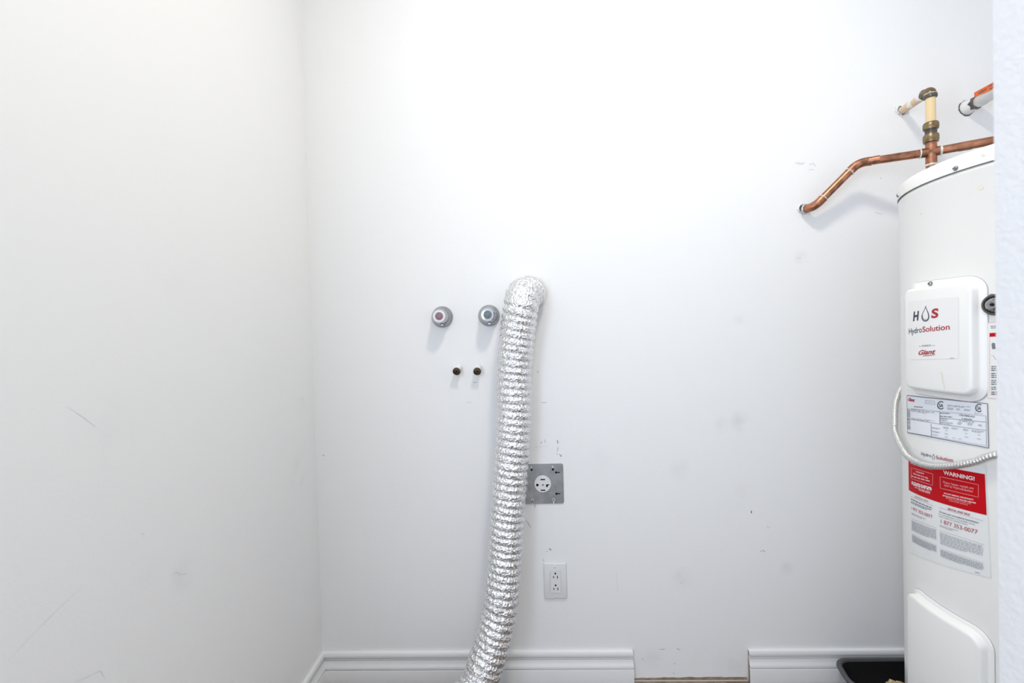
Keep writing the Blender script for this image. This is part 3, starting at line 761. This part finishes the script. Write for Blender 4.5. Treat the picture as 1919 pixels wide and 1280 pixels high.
# tall safety label that runs on behind the partition
sl_t = ((1849.5, 605.3), (1905, 599), (1905, 749), (1850.6, 745.3))
sl = thick_label('safety_label', sl_t, HR, RB, M_sticker, wh, 12, 2)
k = Ink(RI); k.line([sl_t[1], sl_t[0], sl_t[3], sl_t[2]], .7); k.line([(1901, 621), (1854.2, 624), (1855, 740), (1901, 743)], .7); k.build('border', M_pink, sl, True)
k = Ink(RI); k.rect(((1854.4, 624.4), (1901, 622), (1901, 629), (1854.6, 631.2)), 6, 1); k.build('red_band', M_red, sl)
k = Ink(RI); k.rect([(1858.6, 643), (1864.5, 643), (1865.5, 654), (1859, 654)], 2, 1); k.line([(1858.3, 648), (1859.5, 643.5), (1862, 642.5)], 1); k.line([(1858, 666), (1862, 667), (1864, 672), (1867, 674)], .6)
for y0, n in ((686, 3), (699, 3), (712, 3), (725, 2), (734, 2)):
    k.words(((1857.5, y0), (1898, y0-1), (1898, y0+3.6*n-.5), (1857.7, y0+3.6*n)), n, .6, int(y0), .06, .2, .03, .8)
k.words(((1856, 611), (1896, 608), (1896, 615), (1858, 617)), 2, .5, 3, .06, .2, .03, .8)
k.build('black_print', M_inkg, sl, True)
# relief port beside the cover
th, z = cylhit((1866.5, 571)); P = cylpt(th, z); ax = Vector((math.cos(th), math.sin(th), 0))
rpn = lathe('relief_port', [(.0195, -.001), (.0195, .003), (.018, .0055), (.0155, .0055), (.0145, .0035), (.0135, .002), (0, .002)], P, ax, M_bronze, wh, 40)
lathe('port_plug', [(.0130, .002), (.0125, .0045), (.0085, .006), (.008, .010), (.0065, .0115), (0, .0115)], P, ax, M_chrome2, rpn, 28)
lathe('port_pin', [(.0030, .0115), (.0028, .0135), (0, .0138)], P, ax, M_hole, rpn, 16)
screw((1858.8, 555), HR, wh, .0036)
# old drips of rust on the enamel
for px, r in (((1838, 351), 5), ((1842, 290), 3.5), ((1725, 401), 2)):
    k = Ink(HR+.0028 if px[1] < 300 else HR+.0006)
    pts = [(px[0]+r*math.cos(a*.7)*random.uniform(.6, 1.3), px[1]+r*.8*math.sin(a*.7)*random.uniform(.6, 1.3)) for a in range(9)]
    b0 = len(k.v); k.v += [cylpt(*k.hit(p), k.R) for p in pts]; k.f.append(tuple(range(9))); k.build('rust_spot', M_rust, wh)

# ------------------------------------------------------------------ armoured cable round the front of the tank
RCB = .2902
cp = [cylpt(R_(a), z, RCB) for a, z in ((75, 1.04), (100, .985), (120, .938), (132, .905), (138.5, .878), (142, .855), (145.5, .832))]
cp += [cylpt(*cylhit(p, RCB), RCB) for p in ((1694, 846), (1707, 859.5), (1724, 868), (1745, 873.5), (1770, 874), (1800, 871), (1830, 864.5), (1866, 853))]
l_ = cp[-1]; tl = math.atan2(l_.y-HY, l_.x-HX) % (2*math.pi)
cp += [cylpt(tl+.2, l_.z+.022, RCB), cylpt(tl+.45, l_.z+.045, RCB+.004), cylpt(tl+.68, l_.z+.062, RCB+.012)]
pth, L = spline(cp, 10); pth, L = spline(cp, int(L/.0010))
cond = tube('armoured_cable', pth, .006, M_conduit, None, 18, rfn=lambda s, t, i: .0053+.0015*abs(math.sin(math.pi*(s/.0058+t/(2*math.pi)))))
tE = tl+.68; zE = l_.z+.062
ce = box('cable_connector', (-.011, -.016, -.014), (.011, .022, .014), M_conduit, cond, .003)
ce.matrix_world = Matrix.Translation(cylpt(tE+.05, zE+.002, HR+.0155)) @ Matrix.Rotation(tE+.05, 4, 'Z')
tag(cond, 'ribbed steel armoured cable looping across the front of the water heater', 'cable')

# ------------------------------------------------------------------ copper supply pipes
YV = 1.29; rc = .0111
T0 = onY((1745, 285), YV); zT = T0.z
sp = empty('supply_pipe', T0, 'copper pipe run with a tee, brass coupling and cream plastic riser', 'pipe')
A = onZ((1608, 305.5), zT); Bp = onY((1525, 389), 1.384); Cw = onY((1508, 391.5), D-.0095); Rr = onZ((1870, 262), zT)
d1 = (A-T0).normalized(); e1 = A+(Bp-A).normalized()*0
s1 = fillet(T0, A, Bp, .045); s2 = fillet(A, Bp, Cw, .030)
Rend = Rr+(Rr-T0).normalized()*.05
def seg(nm, a, b2, r, mm, n=24): return tube(nm, [a, Vector(a).lerp(Vector(b2), .5), b2], r, mm, sp, n)
d2 = (Bp-A).normalized(); d3 = (Cw-Bp).normalized(); dR = (Rr-T0).normalized()
seg('copper_pipe', T0, s1[0]-(A-T0).normalized()*.0, rc, M_copper)
tube('elbow', [s1[0]-d1*.012]+s1+[s1[-1]+d2*.012], rc+.0012, M_copper2, sp, 24)
seg('copper_pipe', s1[-1], s2[0], rc, M_copper)
tube('elbow', [s2[0]-d2*.014]+s2+[s2[-1]+d3*.004], rc+.0012, M_copper2, sp, 24)
seg('copper_pipe', s2[-1], Cw, rc, M_copper)
seg('copper_pipe', T0, Rend, rc, M_copper)
# end of the right arm turns down into the tank top
Rd = Vector((Rend.x, Rend.y, ZS+.034)); s3 = fillet(T0, Rend, Rd, .025)
tube('elbow', [s3[0]-dR*.012]+s3+[s3[-1]-Vector((0, 0, .012))], rc+.0012, M_copper2, sp, 20)
seg('copper_pipe', s3[-1], Rd, rc, M_copper)
# tee
tL = T0+d1*.024; tR = T0+dR*.020
tube('tee', [tL, T0, tR], rc+.0013, M_copper2, sp, 28)
zb = onY((1745, 309), YV).z
tube('tee_branch', [Vector((T0.x, YV, zb)), T0, Vector((T0.x, YV, onY((1745, 266), YV).z))], rc+.0013, M_copper2, sp, 28)
def ring(c, ax, r, w, mm=M_solder, nm='solder_joint'):
    ax = Vector(ax).normalized(); lathe(nm, [(r-.0015, -w/2), (r, -w/2*.7), (r+.0005, 0), (r, w/2*.7), (r-.0015, w/2)], c, ax, mm, sp, 28, fn=lambda t, hh: 1+.03*math.sin(5*t)+random.uniform(-.015, .015), close=False)
ring(tL, d1, rc+.0018, .0035); ring(tR, dR, rc+.0019, .0055)
ring(s1[0]-d1*.012, d1, rc+.0016, .003); ring(s1[-1]+d2*.012, d2, rc+.0016, .003); ring(s2[0]-d2*.014, d2, rc+.0016, .003)
ring(s2[-1]+d3*.006, d3, rc+.0018, .006)
ring(Vector((T0.x, YV, zb)), (0, 0, 1), rc+.002, .006)
pb = onZ((1809, 273.5), zT); seg('patina_band', pb-dR*.013, pb+dR*.013, rc+.0006, M_patina)
pb2 = onZ((1640, 300), zT); seg('patina_band', pb2-dR*.014, pb2+dR*.010, rc+.0004, M_copper2)
# riser: copper below, brass union, cream pipe, elbow to the wall
V = lambda y: Vector((T0.x, YV, onY((1745, y), YV).z))
dn = Vector((T0.x, YV, .30)); 
seg('copper_pipe', V(309), dn, rc+.0003, M_copper2)
bk = math.hypot(T0.x-HX, YV-HY); inn = Vector((HX+(T0.x-HX)/bk*(HR+.0004), HY+(YV-HY)/bk*(HR+.0004), .25))
s4 = fillet((T0.x, YV, .4), (T0.x, YV, .25), inn, .022)
tube('elbow', [dn]+s4+[inn], rc+.0012, M_copper2, sp, 20)
lathe('lower_nut', [(rc, V(268).z), (rc+.005, V(267).z), (rc+.0062, V(263).z), (rc+.0062, V(256).z), (rc+.0045, V(252.5).z), (rc, V(252).z)], (T0.x, YV, 0), (0, 0, 1), M_brass, sp, 32)
lathe('union_body', [(rc+.0018, V(253).z), (rc+.0024, V(251).z), (rc+.0012, V(249).z), (rc+.0024, V(247).z), (rc+.0012, V(245).z), (rc+.0024, V(243).z), (rc+.0018, V(241).z)], (T0.x, YV, 0), (0, 0, 1), M_bronze, sp, 32)
lathe('upper_nut', [(rc, V(244).z), (rc+.0050, V(243).z), (rc+.0062, V(240).z), (rc+.0062, V(233).z), (rc+.004, V(230).z), (rc, V(229.5).z)], (T0.x, YV, 0), (0, 0, 1), M_brass, sp, 32)
top = onY((1743.5, 171), YV); top.x = T0.x
seg('plastic_riser', V(233), top-Vector((0, 0, .012)), rc-.0002, M_cpvc)
wpt = wp(1690, 207.5); dW = (wpt-top).normalized()
s5 = fillet(V(200), top, wpt, .011)
tube('plastic_elbow', [Vector((T0.x, YV, V(184).z))]+s5+[s5[-1]+dW*.010], rc+.0020, M_brass, sp, 24)
ring(Vector((T0.x, YV, V(181).z)), (0, 0, 1), rc+.0032, .010, M_bronze, 'clamp_band'); ring(s5[-1]+dW*.012, dW, rc+.0034, .007, M_bronze, 'clamp_band')
ring(Vector((T0.x, YV, V(176.5).z)), (0, 0, 1), rc+.0030, .0025)
seg('wall_branch', s5[-1]+dW*.005, wpt-dW*.0035, rc, M_cream)
# ragged openings round the pipes
for c, r in ((wp(1690, 207.5), .0150), (wp(1505.5, 391.8), .0145)):
    n = 26; vs = [c+Vector((r*1.02*math.cos(2*math.pi*k/n)*random.uniform(.85, 1.1), -.0005, r*1.0*math.sin(2*math.pi*k/n)*random.uniform(.85, 1.1))) for k in range(n)]
    mobj('wall_hole', vs, [tuple(range(n))], M_seam, wall_back, smooth=False)
    collar('torn_paint_edge', c+Vector((0, -.0004, 0)), r*1.08, M_plaster, sp, .007, .5)

# ------------------------------------------------------------------ shut-off valve with orange lever
vp = wp(1812, 202); va = empty('shutoff_valve', vp, 'steel ball valve with an orange lever on a white pipe leaving the wall', 'valve')
ax = Vector((0, -1, .0))
def vy(y): return Vector((vp.x, y, vp.z))
lathe('wall_pipe', [(.0215, .0003), (.0215, .003), (.0190, .008), (.0180, .018), (.0165, .024)], vy(D), ax, M_whitep, va, 32)
lathe('lock_nut', [(.0150, .019), (.0185, .021), (.0190, .025), (.0185, .033), (.0150, .036)], vy(D), ax, M_bronze, va, 6)
lathe('valve_body', [(.0150, .034), (.0165, .038), (.0160, .052), (.0140, .058), (.0140, .084), (.0150, .086), (.0150, .100), (.0158, .118), (.0158, .150), (.0168, .153), (.0168, .165), (.0158, .168), (.0150, .215), (.0170, .219), (.0170, .245), (.0145, .250)], vy(D), ax, M_conduit, va, 36)
lathe('outlet_pipe', [(.0125, .245), (.0125, .36)], vy(D), ax, M_whitep, va, 24)
e5 = fillet(vy(1.2), vy(1.03), Vector((vp.x-.04, 1.03, 1.5)), .03)
tube('outlet_elbow', [vy(1.062)]+e5+[Vector((vp.x-.04, 1.03, ZS+.034))], .0125, M_copper, va, 20)
zt = vp.z+.019
# lever: bent steel strip in an orange sleeve, seen edge-up
pl = [onX((x, y), vp.x-.0) for x, y in ((1828, 186.5), (1828, 173.5), (1872, 148.5), (1872, 163.5))]
ya, yz = pl[0].y, pl[2].y
def lev(nm, p4, t, mm):
    vs = [Vector((vp.x+s*t, p.y, p.z)) for s in (-1, 1) for p in p4]
    o = mobj(nm, vs, [(0, 1, 2, 3), (4, 5, 6, 7)]+[(i, (i+1) % 4, 4+(i+1) % 4, 4+i) for i in range(4)], mm, va, smooth=False); return o
dv = (pl[3]-pl[0]); pl[2] = pl[2]+dv*1.4; pl[3] = pl[3]+dv*1.4
lv = lev('lever', pl, .0035, M_orange)
lev('lever_arm', [pl[0]+Vector((0, .006, -.014)), pl[0]+Vector((0, .006, .006)), pl[0]+Vector((0, -.01, .012)), pl[0]+Vector((0, -.01, -.006))], .0025, M_steel)
# worn print on the sleeve, too small to read
vs = []; fs = []
rr = random.Random(4)
for (xa, ya_), (xb, yb_), hh, k in (((1833.5, 177), (1848.5, 168.6), 4.2, 6), ((1852, 163.6), (1865, 156.2), 2.4, 6), ((1854, 168.2), (1864, 162.8), 2.2, 5)):
    for i in range(k):
        u0, u1 = (i+.08)/k, (i+rr.uniform(.75, .95))/k; g = []
        for u, d_ in ((u0, 0), (u1, 0), (u1, hh*rr.uniform(.8, 1)), (u0, hh*rr.uniform(.8, 1))):
            g.append(onX((xa+(xb-xa)*u, ya_+(yb_-ya_)*u-d_), vp.x-.0039))
        b0 = len(vs); vs += g; fs.append((b0, b0+1, b0+2, b0+3))
o = mobj('lever_print', vs, fs, M_seam, lv, smooth=False); o['kind'] = 'stuff'
n = 30
vs = [vp+Vector((.0238*math.cos(2*math.pi*k/n)*random.uniform(.93, 1.05)-.0012, -.0005, .0238*math.sin(2*math.pi*k/n)*random.uniform(.93, 1.05)-.0012)) for k in range(n)]
mobj('wall_hole', vs, [tuple(range(n))], M_seam, wall_back, smooth=False)

# ------------------------------------------------------------------ black tray on the floor behind the heater
tc_ = [(.905, 1.392), (1.20, 1.392), (1.115, 1.262), (.872, 1.262)]
tray = empty('plastic_tray', (1.02, 1.33, 0), 'black plastic tray on the floor between the heater and the baseboard', 'tray')
def rpoly(off, r):
    P4 = [Vector((x, y, 0)) for x, y in tc_]; c = sum(P4, Vector())/4
    P4 = [p+(c-p).normalized()*off*1.4 for p in P4]; out = []
    for i in range(4): out += fillet(P4[i-1], P4[i], P4[(i+1) % 4], r, 6)
    return out
prof = [(.050, .001), (.046, .004), (.003, .078), (0, .0825), (.0005, .0870), (.004, .0890), (.009, .0885), (.0115, .0860), (.0120, .080), (.046, .030), (.050, .028)]
rings = [[Vector((p.x, p.y, z)) for p in rpoly(o_, max(.048-(o_*.7), .012))] for o_, z in prof]; ns = len(rings[0])
vs = [p for r_ in rings for p in r_]; fs = []
for i in range(len(rings)-1):
    for k in range(ns): fs.append((i*ns+k, i*ns+(k+1) % ns, (i+1)*ns+(k+1) % ns, (i+1)*ns+k))
fs += [tuple(range(ns)), tuple((len(rings)-1)*ns+k for k in range(ns))]
mi = [1 if 2 <= (i//ns) <= 7 else 0 for i in range(len(fs)-2)]+[0, 0]
sharp(mobj('tray_body', vs, fs, None, tray, mats=[M_black, M_rim], midx=mi), 60)
# crumpled tan rag lying in the tray
bm = bmesh.new(); bmesh.ops.create_icosphere(bm, subdivisions=4, radius=1)
rr = random.Random(11); ph = [(Vector((rr.uniform(-1, 1), rr.uniform(-1, 1), rr.uniform(-1, 1))).normalized(), rr.uniform(3, 9), rr.uniform(0, 6)) for _ in range(14)]
rc0 = Vector((1.040, 1.325, .0465))
for v in bm.verts:
    d = v.co.normalized(); s = 1+sum(.07*math.sin(f*d.dot(a)*2+p) for a, f, p in ph)
    v.co = rc0+Vector((d.x*.030*s, d.y*.018*s, d.z*.0165*s)); v.co.z = max(v.co.z, .0285)
me = bpy.data.meshes.new('rag'); bm.to_mesh(me); bm.free(); me.materials.append(M_tan); me.shade_smooth()
rag = link(bpy.data.objects.new('crumpled_rag', me)); tag(rag, 'crumpled tan rag lying in the black tray', 'rag')
